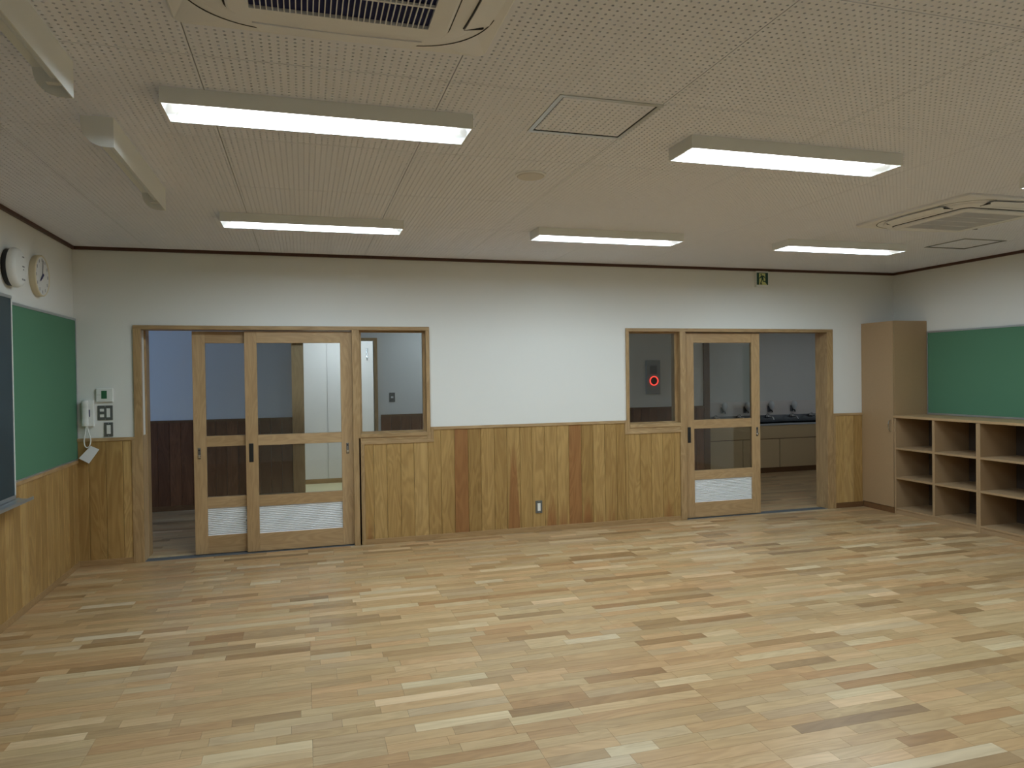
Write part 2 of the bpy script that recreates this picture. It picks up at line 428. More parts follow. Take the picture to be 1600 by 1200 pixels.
# baseboards and trims
struct('baseboard_back', MB().box(0, .425, -.016, 0, 0, BZ).box(2.383, 5.681, -.016, 0, 0, BZ), 'base', 'low light wood skirting under the wainscot of the door wall', 'baseboard', .002)
struct('baseboard_corner', bx(7.655, 8.03, -.016, 0, 0, .06), 'base_dark', 'short dark wood skirting between the right doorway and the tall locker', 'baseboard', .002)
struct('baseboard_left', bx(0, .016, REAR, -.016, 0, BZ), 'base', 'wood skirting under the wainscot of the blackboard wall', 'baseboard', .002)
cap = MB()
T1 = .02
for a, b in ((0, .45), (3.037, 5.038), (7.628, 8.03)): cap.box(a, b, -T1, 0, CZ, 1.083)
cap.box(2.357, 3.037, -T1, 0, .939, .966).box(5.038, 5.705, -T1, 0, .939, .966)
struct('trim_1', cap, 'trim_x', 'wood cap rail running along the top of the door wall wainscot', 'trim', .002)
capv = MB().box(.425, .45, -T1, 0, 0, CZ).box(2.357, 2.383, -T1, 0, 0, .939).box(3.010, 3.037, -T1, 0, .966, 1.083)
capv.box(5.038, 5.063, -T1, 0, .966, 1.083).box(5.681, 5.705, -T1, 0, 0, .939).box(7.63, 7.655, -T1, 0, 0, CZ)
struct('trim_2', capv, 'trim_z', 'upright wood edge strips of the door wall wainscot', 'trim', .002)
struct('trim_3', bx(0, .02, REAR, 0, .876, .902), 'trim_y', 'wood cap rail of the low wainscot under the green noticeboard', 'trim', .002)
CZ0 = 2.673
cr = MB().box(0, W, -.022, 0, CZ0, H)
struct('trim_4', cr, 'crown', 'dark brown ceiling moulding along the door wall', 'trim', .002)
struct('trim_5', bx(0, .022, REAR, -.022, CZ0, H), 'crown', 'dark brown ceiling moulding along the blackboard wall', 'trim', .002)
struct('trim_6', bx(W-.022, W, REAR, -.022, CZ0, H), 'crown', 'dark brown ceiling moulding along the right wall', 'trim', .002)
# door surrounds
P = -.018
s1h = MB().box(.45, 3.008, P, TH+.01, 2.005, 2.04)
struct('trim_7', s1h, 'trim_x', 'long wood head of the left doorway and its window', 'trim', .002)
s1v = MB().box(.45, .512, P, .03, 0, 2.005).box(2.283, 2.352, P, TH+.01, 0, 2.005).box(2.973, 3.008, P, TH, 1.035, 2.005).box(2.973, 3.010, P, 0, .966, 1.035).box(2.333, 2.357, P, 0, 0, 1.003)
struct('trim_8', s1v, 'trim_z', 'upright wood posts framing the left doorway', 'trim', .002)
struct('trim_9', bx(.38, .515, TH, .31, 0, 2.04), 'trim_z', 'wood post on the corridor side of the left doorway', 'trim', .002)
struct('trim_10', bx(.5, .512, .03, TH, 0, 1.09), 'door_z', 'low wood lining inside the left door reveal', 'trim')
s2h = MB().box(5.062, 7.628, P, TH+.01, 2.005, 2.04)
struct('trim_11', s2h, 'trim_x', 'long wood head of the right doorway and its window', 'trim', .002)
s2v = MB().box(5.062, 5.096, P, TH, 1.035, 2.005).box(5.062, 5.096, P, 0, .966, 1.035).box(5.686, 5.752, P, TH+.01, 0, 2.005).box(7.548, 7.628, P, TH+.01, 0, 2.005)
struct('trim_12', s2v, 'trim_z', 'upright wood posts framing the right doorway', 'trim', .002)
for nm, a, b, lab in (('trim_13', .512, 2.283, 'left'), ('trim_14', 5.752, 7.548, 'right')):
    tr = MB().box(a, b, -.002, .016, -.01, .002).box(a, b, .016, .135, -.01, -.004)
    for yy in (.045, .088): tr.box(a, b, yy-.004, yy+.004, -.01, .004)
    struct(nm, tr, 'track', 'dark metal floor track under the '+lab+' sliding doorway', 'trim')
# fixed windows
def fixed_window(nm, x0, x1, glass_x0, glass_x1, lab):
    r = empty(nm, ((x0+x1)/2, .06, 1.0), lab, 'window', kind='structure')
    MB().box(x0, x1, P-.004, .03, 1.003, 1.04).box(x0, x1, .0, .15, 1.0, 1.03).build('window_sill', 'trim_x', r, bevel=.002)
    MB().box(x0, x1, P+.004, 0, .966, 1.003).build('sill_apron', 'trim_x', r)
    MB().box(x0, x1, .045, .085, 1.03, 1.055).box(x0, x1, .045, .085, 1.988, 2.005).build('glazing_rail', 'trim_x', r)
    MB().box(x0, glass_x0, .045, .085, 1.055, 1.988).box(glass_x1, x1, .045, .085, 1.055, 1.988).build('glazing_stop', 'trim_z', r)
    bx(glass_x0-.004, glass_x1+.004, .062, .067, 1.05, 1.99).build('pane', 'glass', r)
fixed_window('window_1', 2.352, 2.973, 2.372, 2.95, 'clear fixed window between the left door and the wall')
fixed_window('window_2', 5.096, 5.686, 5.116, 5.655, 'clear fixed window with the red ring lamp seen through it')

# ---- sliding doors
def door(nm, x0, x1, y0, lab, pull_x, latch_x, latch_both=False):
    y1 = y0+.034; r = empty(nm, ((x0+x1)/2, y0, 0), lab, 'door', kind='structure')
    st = .106; z0, z1 = .008, 1.995
    for a, b in ((x0, x0+st), (x1-st, x1)): bx(a, b, y0, y1, z0, z1).build('stile', 'door_z', r, bevel=.0015)
    for a, b in ((z0, .170), (.414, .514), (.965, 1.060), (1.890, z1)): bx(x0+st, x1-st, y0+.001, y1-.001, a, b).build('rail', 'door_x', r, bevel=.0015)
    for a, b in ((.514, .965), (1.060, 1.890)): bx(x0+st-.003, x1-st+.003, y0+.014, y0+.019, a-.003, b+.003).build('pane', 'glass', r)
    lv = MB(); n = 15; hh = (.414-.170)/n
    for k in range(n):
        za = .170+k*hh
        lv.quad([(x0+st, y0+.006, za), (x1-st, y0+.006, za), (x1-st, y0+.024, za+hh*.56), (x0+st, y0+.024, za+hh*.56)])
        lv.quad([(x0+st, y0+.024, za+hh*.56), (x1-st, y0+.024, za+hh*.56), (x1-st, y0+.006, za+hh), (x0+st, y0+.006, za+hh)])
    lo = lv.build('louver', 'alu_lite', r)
    bx(x0+st, x1-st, y0+.025, y0+.028, .170, .414).build('louver_backing', 'alu', lo)
    if pull_x:
        px = bx(pull_x-.019, pull_x+.019, y0-.004, y0+.001, .818, .985).build('pull_handle', 'black', r, bevel=.002)
    if latch_x:
        lp = bx(latch_x-.012, latch_x+.012, y0-.003, y0+.001, .858, .958).build('latch_plate', 'steel', r, bevel=.002)
        MB().disc((latch_x, y0-.003, .884), (0, -1, 0), [(.014, 0), (.015, .008), (.011, .014), (.0, .015)], 20).build('thumb_turn', 'chrome', lp, smooth=True)
        MB().disc((latch_x, y0-.003, .938), (0, -1, 0), [(.007, 0), (.007, .002), (0, .002)], 16).build('keyhole', 'gap', lp)
    return r
door('door_1', .903, 1.850, .075, 'rear glazed wooden sliding door half tucked behind the wider front leaf', None, .948)
door('door_2', 1.341, 2.286, .030, 'front glazed wooden sliding door with black pull beside the fixed window', 1.387, 2.233)
door('door_3', 5.768, 6.694, .030, 'glazed wooden sliding door standing half open in the right doorway', 5.812, 6.655)

# ---- corridor and rooms beyond
FY = 2.55
wf = MB().box(-2.2, 1.73, FY, FY+.1, 0, 2.7).box(1.73, 2.72, FY, FY+.1, 2.04, 2.7).box(2.72, 7.52, FY, FY+.1, 0, 2.7)
wall_far = struct('wall_far', wf, 'wall', 'far corridor wall with dark wainscot seen through the doors', 'wall')
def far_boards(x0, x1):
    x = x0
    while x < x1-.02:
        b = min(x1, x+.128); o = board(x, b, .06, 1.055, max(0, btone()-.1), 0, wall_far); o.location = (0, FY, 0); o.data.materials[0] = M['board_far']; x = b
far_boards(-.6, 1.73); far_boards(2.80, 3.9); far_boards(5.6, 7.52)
struct('baseboard_far', MB().box(-2, 1.73, FY-.016, FY, 0, .06).box(2.8, 7.52, FY-.016, FY, 0, .06), 'base_dark', 'dark skirting of the far corridor wall', 'baseboard')
struct('trim_15', MB().box(-2, 1.73, FY-.02, FY, 1.055, 1.083).box(2.8, 7.52, FY-.02, FY, 1.055, 1.083), 'base_dark', 'wood cap rail on the far corridor wainscot', 'trim')
struct('trim_16', MB().box(2.72, 2.765, FY-.02, FY+.1, 0, 2.04).box(1.73, 2.765, FY-.02, FY+.1, 2.04, 2.075), 'trim_z', 'wood frame of the lit doorway across the corridor', 'trim', .002)
struct('trim_17', bx(7.51, 7.605, FY-.03, 3.2, 0, 2.7), 'base_dark', 'dark corner post beside the washing sinks', 'trim')
r = empty('door_4', (1.75, FY-.05, 0), 'edge of an open wooden sliding door across the corridor with lock plate', 'door', kind='structure')
bx(1.708, 1.85, FY-.06, FY-.025, .01, 2.0).build('stile', 'door_z', r, bevel=.002)
lk = bx(1.762, 1.79, FY-.064, FY-.06, .59, .74).build('lock_plate', 'steel', r, bevel=.002)
MB().box(1.770, 1.782, FY-.066, FY-.063, .62, .66).build('keyhole', 'black', lk); MB().box(1.770, 1.782, FY-.066, FY-.063, .70, .715).build('lock_button', 'black', lk)
struct('wall_corridor_end', MB().box(-2.2, -2, 0, FY, 0, .7).box(-2.2, -2, 0, FY, 2.2, 2.7).box(-2.2, -2, 0, .6, .7, 2.2).box(-2.2, -2, 2.3, FY, .7, 2.2), 'wall', 'end wall of the corridor with a daylight window', 'wall')
wn = empty('window_3', (-2.1, 1.45, .7), 'corridor end window letting in bluish daylight', 'window', kind='structure')
bx(-2.11, -2.105, .6, 2.3, .7, 2.2).build('pane', 'glass', wn)
MB().box(-2.14, -2.08, .6, 2.3, .7, .74).box(-2.14, -2.08, .6, 2.3, 2.16, 2.2).box(-2.14, -2.08, 1.43, 1.47, .74, 2.16).build('window_frame', 'alu', wn)
struct('ceiling_corridor', bx(-2.2, 10.8, TH, 4.4, 2.55, 2.65), 'ceil', 'plain ceiling of the corridor', 'ceiling')
struct('wall_corridor_right', bx(10.6, 10.8, 0, 3.4, 0, 2.7), 'wall', 'right end wall of the corridor past the sinks', 'wall')
struct('wall_sink', bx(7.52, 10.8, 3.2, 3.35, 0, 2.7), 'wall', 'shaded plain wall above the washing sinks', 'wall')
# white room across corridor
RW = 4.2
struct('floor_washroom', bx(.6, 4.2, FY+.02, RW+.1, -.05, .002), 'vinyl', 'pale yellow vinyl floor of the lit room across the corridor', 'floor')
wr = struct('wall_washroom', MB().box(.6, 4.2, RW, RW+.1, 0, 2.6).box(.5, .6, FY+.1, RW+.1, 0, 2.6).box(4.1, 4.2, FY+.1, RW, 0, 2.6), 'white_panel', 'bright white walls of the lit room across the corridor', 'wall')
for a, b in ((.62, 1.4), (1.4, 2.181), (2.181, 2.9), (2.9, 3.7)): bx(a+.003, b-.003, RW-.02, RW, .07, 2.5).build('wall_panel', 'white_panel', wr)
struct('baseboard_washroom', bx(.6, 4.1, RW-.025, RW, 0, .07), 'base', 'brown skirting under the white panels of the lit room', 'baseboard')

# ================================================================== THINGS
# ---- ceiling lights
def make_light(loc, label, group, watts=None):
    """surface trough 1.25 x .22 x .06, open underneath, two tubes"""
    x, y, z = loc; r = empty('ceiling_light', loc, label, 'ceiling light', group)
    L, B, hh = .622, .112, .062; zb = z-hh
    hs = MB(); t = .006
    hs.box(x-L, x+L, y-B, y-B+t, zb, z).box(x-L, x+L, y+B-t, y+B, zb, z).box(x-L, x-L+t, y-B+t, y+B-t, zb, z).box(x+L-t, x+L, y-B+t, y+B-t, zb, z).box(x-L+t, x+L-t, y-B+t, y+B-t, z-.008, z)
    hs.build('housing', 'white_metal', r)
    rf = MB(); a, b = L-t, B-t; a2, b2 = a-.045, b-.03
    zt = z-.016
    lo = [(x-a, y-b, zb+.002), (x+a, y-b, zb+.002), (x+a, y+b, zb+.002), (x-a, y+b, zb+.002)]
    up = [(x-a2, y-b2, zt), (x+a2, y-b2, zt), (x+a2, y+b2, zt), (x-a2, y+b2, zt)]
    for k in range(4): rf.quad([lo[k], lo[(k+1) % 4], up[(k+1) % 4], up[k]])
    rf.quad(up); rf.build('reflector', 'white_metal', r)
    for s in (-1, 1): MB().tube([(x-a2+.01, y+s*.045, z-.034), (x+a2-.01, y+s*.045, z-.034)], .0125, 10).build('fluorescent_tube', 'tube_on', r)
    watts = watts or LAMP_W; key = 'trough_lamp_%g' % watts; ld = bpy.data.lights.get(key)
    if ld is None:
        ld = bpy.data.lights.new(key, 'AREA'); ld.shape = 'RECTANGLE'; ld.size = 1.12; ld.size_y = .05; ld.energy = watts/2; ld.color = LAMP_COL
    for sgn in (-1, 1):
        lo_ = bpy.data.objects.new('trough_lamp', ld); COL.objects.link(lo_); lo_.parent = r
        lo_.location = (0, sgn*.045, -.0485); lo_.rotation_euler = (sgn*math.radians(TILT), 0, 0)
    return r
g1 = 'fluorescent ceiling troughs'
make_light((1.954, -3.65, H), 'nearest lit fluorescent trough, left, just below the air conditioner', g1)
make_light((4.268, -3.65, H), 'lit fluorescent trough at upper right, beside the ceiling hatch', g1)
make_light((6.60, -3.65, H), 'lit fluorescent trough at the right edge, barely in the picture', g1)
make_light((1.943, -1.48, H), 'lit fluorescent trough in the back row above the left doorway', g1)
make_light((4.22, -1.48, H), 'lit fluorescent trough in the middle of the back row', g1)
make_light((6.47, -1.48, H), 'lit fluorescent trough in the back row beside the right-hand air conditioner', g1)
make_light((4.26, -5.82, H), 'lit fluorescent trough in the row above the camera', g1)
wl = make_light((2.5, 3.4, 2.55), 'lit fluorescent trough in the white room across the corridor', 'washroom light', 15.0)
make_light((9.3, 1.4, 2.55), 'added unseen trough over the corridor that brightens the sink wall', 'added corridor light', 2.6)  # unseen lamp, put in to lift the dim sink wall
make_light((3.75, 1.75, 2.55), 'added unseen trough over the corridor that brightens the far wall', 'added corridor light', 6.5)  # unseen lamp, added to brighten the far wall behind the left window

# ---- blackboard wash lights
def wash(y0, y1, label):
    xa, xb, zb = .954, 1.081, 2.571; r = empty('blackboard_light', ((xa+xb)/2, (y0+y1)/2, H), label, 'lamp', 'blackboard lights')
    prof = [(xb, H), (xb, zb), (xb-.035, zb)]+[(xb-.035-.092*math.sin(a), zb+.092*(1-math.cos(a))) for a in [math.pi/2*k/8 for k in range(1, 9)]]+[(xa, H)]
    for ya, yb in ((y0, y0+.004), (y1-.004, y1)):
        MB().loft([[(px, ya, pz) for px, pz in prof], [(px, yb, pz) for px, pz in prof]]).build('end_cap', 'white_metal', r)
    bx(xb-.004, xb, y0+.004, y1-.004, zb, H).build('shade', 'white_metal', r)
    bx(xa, xb-.004, y0+.004, y1-.004, H-.03, H).build('housing', 'white_metal', r)
    MB().tube([(xb-.05, y0+.04, 2.63), (xb-.05, y1-.04, 2.63)], .0125, 10).build('fluorescent_tube', 'tube_off', r)
    for ya in (y0+.02, y1-.05): bx(xb-.075, xb-.03, ya, ya+.03, 2.605, H-.03).build('lamp_holder', 'white_plastic', r)
wash(-3.35, -2.14, 'unlit quarter-round blackboard lamp with rounded end, farther of two')
wash(-5.12, -3.91, 'unlit quarter-round blackboard lamp cut off by the top left corner')

# ---- ceiling cassette air conditioners
def rsq(cx, cy, h, rad, z, n=8):
    out = []
    for k, (sx, sy) in enumerate(((1, 1), (-1, 1), (-1, -1), (1, -1))):
        for j in range(n+1):
            a = math.pi/2*k+math.pi/2*j/n; out.append((cx+sx*(h-rad)+rad*math.cos(a), cy+sy*(h-rad)+rad*math.sin(a), z))
    return out
def cassette(cx, cy, label, bars_along_y=True):
    r = empty('air_conditioner', (cx, cy, H), label, 'air conditioner', 'ceiling cassettes')
    MB().loft([rsq(cx, cy, .50, .03, H), rsq(cx, cy, .50, .03, H-.014), rsq(cx, cy, .492, .03, H-.022), rsq(cx, cy, .40, .2, H-.024)]).build('face_panel', 'ac', r, smooth=True)
    # raised body with large rounded corners
    z0 = H-.0235
    MB().loft([rsq(cx, cy, .425, .215, z0), rsq(cx, cy, .42, .21, z0-.012), rsq(cx, cy, .405, .20, z0-.020), rsq(cx, cy, .335, .07, z0-.022)]).build('body', 'ac', r, smooth=True)
    # dark air slots and flaps on the four sides
    for k in range(4):
        ca, sa = (1, 0, -1, 0)[k], (0, 1, 0, -1)[k]
        def q(u, v, z): return (cx+ca*u-sa*v, cy+sa*u+ca*v, z)
        sl = MB()
        n = 12; lo = []; 
        for j in range(n+1):
            v = -.26+.52*j/n; bow = .012*(1-(v/.26)**2)
            lo.append((v, bow))
        ring = [q(.376+b_, v_, 0) for v_, b_ in lo]+[q(.3725+b_, v_, 0) for v_, b_ in reversed(lo)]
        if k != 1: sl.loft([[(p[0], p[1], z0-.019) for p in ring], [(p[0], p[1], z0-.0235) for p in ring]]).build('air_slot', 'gap', r)
        fl = MB(); ring = [q(.452+b_, v_*.93, 0) for v_, b_ in lo]+[q(.378+b_, v_, 0) for v_, b_ in reversed(lo)]
        def zz(p):
            u = ca*(p[0]-cx)+sa*(p[1]-cy); return z0-.026+max(0, u-.378)*.17
        fl.loft([[(p[0], p[1], zz(p)+.006) for p in ring], [(p[0], p[1], zz(p)) for p in ring]]).build('flap', 'ac', r)
        # dark triangular vents at flap ends
        for s in ((-1, 1) if k != 1 else ()):
            tr = [q(.378, s*.270, 0), q(.386, s*.262, 0), q(.436, s*.247, 0), q(.430, s*.253, 0)]
            if s < 0: tr = tr[::-1]
            MB().loft([[(p[0], p[1], z0-.012) for p in tr], [(p[0], p[1], z0-.0225) for p in tr]]).build('vent_gap', 'gap', r)
    zg = z0-.022
    for k in range(4):
        ma = math.pi/2*k+math.pi/4; sx_, sy_ = ((1, 1), (-1, 1), (-1, -1), (1, -1))[k]; st_ = MB(); inn, out_ = [], []
        for j in range(15):
            a = ma-.72+1.44*j/14; wd = .0045*(1-abs(j-7)/8)
            for L_, rr in ((inn, .254), (out_, .2555+wd)): L_.append((cx+sx_*.21+rr*math.cos(a), cy+sy_*.21+rr*math.sin(a), H-.0243))
        st_.loft([[(p[0], p[1], p[2]+.003) for p in inn+out_[::-1]], inn+out_[::-1]]).build('corner_seam', 'gap', r)
    MB().loft([rsq(cx, cy, .335, .06, zg), rsq(cx, cy, .333, .06, zg-.004)]).build('seam', 'gap', r)
    gf = MB(); hi, ho = .262, .325
    # grille surround as ring of 4 boxes
    gf.loft([rsq(cx, cy, .328, .055, zg-.002), rsq(cx, cy, .326, .055, zg-.012), rsq(cx, cy, .318, .05, zg-.016)], cap0=False, cap1=False)
    o1 = rsq(cx, cy, .318, .05, zg-.016); o2 = [(cx+max(-hi, min(hi, p[0]-cx)), cy+max(-hi, min(hi, p[1]-cy)), zg-.016) for p in o1]
    o3 = [(p[0], p[1], zg-.004) for p in o2]
    gf.loft([o1, o2, o3], cap0=False, cap1=False)
    gf.build('grille_surround', 'ac', r)
    g = bx(cx-hi, cx+hi, cy-hi, cy+hi, zg-.005, zg-.003).build('intake_filter', 'filter', r)
    n = 32
    for k in range(1, n):
        u = -hi+2*hi*k/n
        bx(cx+u-.0016, cx+u+.0016, cy-hi, cy+hi, zg-.0155, zg-.009).build('grille_slat', 'ac', g)
    for k in range(1, 4):
        u = -hi+2*hi*k/4
        bx(cx-hi, cx+hi, cy+u-.004, cy+u+.004, zg-.0158, zg-.008).build('grille_crossbar', 'ac', g)
cassette(1.978, -4.853, 'square ceiling air conditioner with blue filter behind its grille, top of picture')
cassette(6.48, -2.70, 'square beige ceiling air conditioner on the right, seen edge-on')

# ---- ceiling hatches, ceiling speaker
def hatch(x0, x1, y0, y1, mat, label):
    r = empty('ceiling_hatch', ((x0+x1)/2, (y0+y1)/2, H), label, 'hatch', 'ceiling hatches'); t = .02
    for a in ((x0, x1, y0, y0+t), (x0, x1, y1-t, y1), (x0, x0+t, y0+t, y1-t), (x1-t, x1, y0+t, y1-t)): bx(*a, H-.004, H-.0002).build('frame_strip', mat, r)
    for a in ((x0+t, x1-t, y0+t, y0+t+.005), (x0+t, x1-t, y1-t-.005, y1-t), (x0+t, x0+t+.005, y0+t, y1-t), (x1-t-.005, x1-t, y0+t, y1-t)): bx(*a, H-.0022, H-.0002).build('shadow_gap', 'gap', r)
hatch(2.868, 3.336, -4.067, -3.622, 'alu', 'square inspection hatch in the ceiling beside the middle light')
hatch(7.38, 7.85, -1.935, -1.508, 'track', 'square inspection hatch outlined in the far right ceiling')
sp = empty('ceiling_speaker', (3.104, -2.935, H), 'round white speaker set flat in the middle of the ceiling', 'speaker')
MB().disc((3.104, -2.935, H), (0, 0, -1), [(.088, 0), (.088, .006), (.080, .010)], 40).build('rim', 'ac', sp, smooth=True)
MB().disc((3.104, -2.935, H-.0095), (0, 0, -1), [(.078, 0), (.074, .006), (.04, .011), (0.001, .012)], 40).build('grille', 'speaker_grille', sp, smooth=True)

# ---- wall speaker and clock on left wall
ws = empty('wall_speaker', (0, -1.376, 2.318), 'white domed wall speaker with black back ring, above the blackboard', 'speaker')
MB().disc((.0, -1.376, 2.318), (1, 0, 0), [(.118, 0), (.122, .02), (.122, .03)], 48).build('back_ring', 'black', ws, smooth=True)
MB().disc((.0, -1.376, 2.318), (1, 0, 0), [(.120, .03), (.131, .036), (.131, .05), (.124, .066), (.108, .077), (.092, .081)], 48).build('dome', 'white_plastic', ws, smooth=True)
for dz, wd in ((.073, .034), (.010, .038), (-.010, .016)): bx(.080, .0815, -1.376-wd/2+.03, -1.376+wd/2+.03, 2.318+dz-.004, 2.318+dz+.004).build('printed_mark', 'greyink', ws)
for dy in (-.02, .0, .02): bx(.080, .0815, -1.376+dy-.006+.03, -1.376+dy+.006+.03, 2.318-.078-.004, 2.318-.070).build('printed_mark', 'greyink', ws)
ck = empty('wall_clock', (0, -.86, 2.333), 'round pale wall clock with a dark short hand, right of the wall speaker', 'clock')
MB().disc((0, -.86, 2.333), (1, 0, 0), [(.145, 0), (.150, .012), (.150, .040), (.143, .046), (.138, .043), (.138, .036)], 48, False).build('rim', 'cream_rim', ck, smooth=True)
MB().disc((0, -.86, 2.333), (1, 0, 0), [(.14, .03), (.14, .041), (.001, .041)], 48).build('dial', 'clock_face', ck)
for k in range(12):
    a = 2*math.pi*k/12; yy, zz = -.86+.115*math.sin(a), 2.333+.115*math.cos(a)
    bx(.041, .0418, yy-.004, yy+.004, zz-.011, zz+.011).build('hour_mark', 'greyink', ck)
def hand(nm, ang, ln, wd, mat, d):
    u = Vector((0, math.sin(ang), math.cos(ang))); v = Vector((0, math.cos(ang), -math.sin(ang))); c = Vector((d, -.86, 2.333))
    pts = [c-u*.02-v*wd, c-u*.02+v*wd, c+u*ln+v*wd*.5, c+u*ln-v*wd*.5]
    MB().loft([pts, [p+Vector((.002, 0, 0)) for p in pts]]).build(nm, mat, ck)
hand('minute_hand', math.radians(8), .115, .005, 'greyink', .043); hand('hour_hand', math.radians(232), .065, .008, 'navy', .0455)

# ---- boards on left wall
gb = empty('notice_board', (0, -.72, .90), 'green felt noticeboard on the left wall beside the blackboard', 'notice board', 'green noticeboards')
bx(.0, .014, -1.458, -.004, .912, 2.082).build('felt', 'green', gb)
for a in ((-1.458, .0, 2.075, 2.093), (-1.458, .0, .902, .914)): bx(0, .018, *a).build('frame_rail', 'alu', gb)
bx(0, .018, -.012, .0, .914, 2.075).build('frame_rail', 'alu', gb)
bb = empty('blackboard', (0, -3.0, .80), 'dark blue-green blackboard at the left edge with chalk tray', 'blackboard')
BX = .05; YR = -1.462
bx(.0, BX-.004, -4.9, YR-.012, .83, 2.108).build('writing_surface', 'chalkboard', bb)
for a in ((-4.9, YR, 2.104, 2.124), (-4.9, YR, .812, .835)): bx(.0, BX, *a).build('frame_rail', 'alu', bb)
bx(.0, BX, YR-.013, YR, .835, 2.104).build('frame_rail', 'white_metal', bb)
tr_ = MB(); tp = [(BX-.01, .808), (BX+.012, .800), (.118, .800), (.124, .812), (.130, .812), (.130, .792), (BX-.01, .786)]
tr_.loft([[(px, -4.9, pz) for px, pz in tp], [(px, -1.40, pz) for px, pz in tp]]).build('chalk_tray', 'alu', bb)

# ---- devices by the left doorway
ip = empty('intercom_phone', (.10, -.03, 1.18), 'white wall intercom handset with coiled cord in the left corner', 'intercom')
bx(.068, .146, -.03, 0, 1.183, 1.408).build('base', 'white_plastic', ip, bevel=.006)
hs = MB(); lo = []
for k in range(13):
    t = k/12; z = 1.19+.212*t; th_ = .020 if .22 < t < .78 else .030; bow = .012*math.sin(math.pi*t)
    yb = -.032-bow*.4; yf = yb-th_
    lo.append([(.062, yb, z), (.108, yb, z), (.108, yf+.006, z), (.1, yf, z), (.070, yf, z), (.062, yf+.006, z)])
hs.loft(lo).build('handset', 'white_plastic', ip, smooth=True)
bx(.112, .118, -.032, -.029, 1.265, 1.325).build('call_button', 'navy', ip)
cp = [(.091, -.04, 1.19), (.082, -.042, 1.13), (.074, -.045, 1.07), (.078, -.045, 1.025), (.095, -.045, 1.008), (.113, -.043, 1.022), (.122, -.04, 1.07), (.108, -.036, 1.13), (.096, -.033, 1.185)]
def smooth_pts(p, n=6):
    out = []; p = [Vector(q) for q in p]
    for i in range(len(p)-1):
        a, b, c, d = p[max(i-1, 0)], p[i], p[i+1], p[min(i+2, len(p)-1)]
        for k in range(n):
            t = k/n; out.append(.5*((2*b)+(c-a)*t+(2*a-5*b+4*c-d)*t*t+(3*b-a-3*c+d)*t**3))
    return out+[p[-1]]
MB().tube(smooth_pts(cp), .0045, 8).build('cord', 'white_plastic', ip, smooth=True)
tg = MB(); pts = [(.124, 1.022), (.187, .989), (.109, .874), (.033, .921)]
tg.loft([[(a, -.052, z) for a, z in pts], [(a, -.050, z) for a, z in pts]])
pt = tg.build('paper_tag', 'paper'); tag(pt, 'tilted white paper card hanging from the intercom cord', 'paper tag')
rc = empty('wall_controller', (.226, -.02, 1.386), 'white wall controller with green display above the switches', 'controller')
bx(.162, .29, -.02, 0, 1.387, 1.502).build('case', 'white_plastic', rc, bevel=.004)
bx(.203, .245, -.0215, -.019, 1.415, 1.482).build('display', 'lcd', rc)
bx(.17, .198, -.0212, -.0195, 1.448, 1.4495).build('printed_line', 'greyink', rc)
def plate(nm, x0, x1, z0, z1, rockers, label, cat, y=0, group=None):
    r = empty(nm, ((x0+x1)/2, y, z0), label, cat, group)
    bx(x0, x1, y-.008, y, z0, z1).build('cover_plate', 'grey_plate', r, bevel=.002)
    for a, b, c, d, n_ in rockers: bx(a, b, y-.012, y-.007, c, d).build(n_, 'white_plastic', r, bevel=.001)
    xm = (x0+x1)/2
    for z in (z0+.008, z1-.008): MB().disc((xm, y-.008, z), (0, -1, 0), [(.003, 0), (.003, .001), (0, .001)], 10).build('screw', 'alu', r)
    return r
plate('light_switch', .169, .284, 1.234, 1.357, [(.187, .218, 1.306, 1.33, 'rocker'), (.187, .218, 1.258, 1.282, 'rocker'), (.238, .264, 1.256, 1.332, 'rocker')], 'wide grey switch plate with three white rockers below the controller', 'switch', group='wall switches')
plate('light_switch', .216, .284, 1.092, 1.212, [(.236, .266, 1.115, 1.190, 'rocker')], 'narrow grey switch plate with one tall rocker just above the wainscot', 'switch', group='wall switches')
plate('power_outlet', 4.054, 4.124, .185, .31, [(4.074, 4.104, .208, .285, 'socket')], 'grey power outlet low on the wainscot between the doorways', 'outlet', y=-.012)
plate('light_switch', 2.910, 2.985, 1.245, 1.365, [(2.932, 2.962, 1.293, 1.318, 'rocker')], 'dark switch plate on the corridor wall seen through the left window', 'switch', y=FY, group='wall switches')

# ---- exit sign
es = empty('exit_sign', (6.695, -.03, 2.50), 'small green emergency exit sign with running figure above the right doorway', 'exit sign')
x0, x1, z0, z1 = 6.618, 6.772, 2.500, 2.672; yf = -.036
bx(x0, x1, yf+.002, 0, z0, z1).build('case', 'white_plastic', es, bevel=.003)
pan = bx(x0+.006, x1-.006, yf+.0005, yf+.003, z0+.022, z1-.018).build('sign_panel', 'sign_green', es)
def P2(pts, mat, nm, d):
    X0, Z0, sx, sz = x0+.006, z0+.022, (x1-x0-.012), (z1-z0-.04)
    q = [(X0+u*sx, yf+d, Z0+v*sz) for u, v in pts]; qb = [(a, b+.0008, c) for a, b, c in q]
    MB().loft([q, qb]).build(nm, mat, pan)
P2([(.2, 0), (.76, 0), (.80, .12), (.76, .2), (.76, .95), (.2, .95)], 'sign_pale', 'pale_doorway', 0)
P2([(.76, 0), (.92, 0), (.80, .14), (.76, .18)], 'sign_pale', 'pale_floor', 0)
hd = [(.385+.065*math.cos(2*math.pi*k/12), .845+.055*math.sin(2*math.pi*k/12)) for k in range(12)]
P2(hd, 'sign_green', 'figure', -.0008)
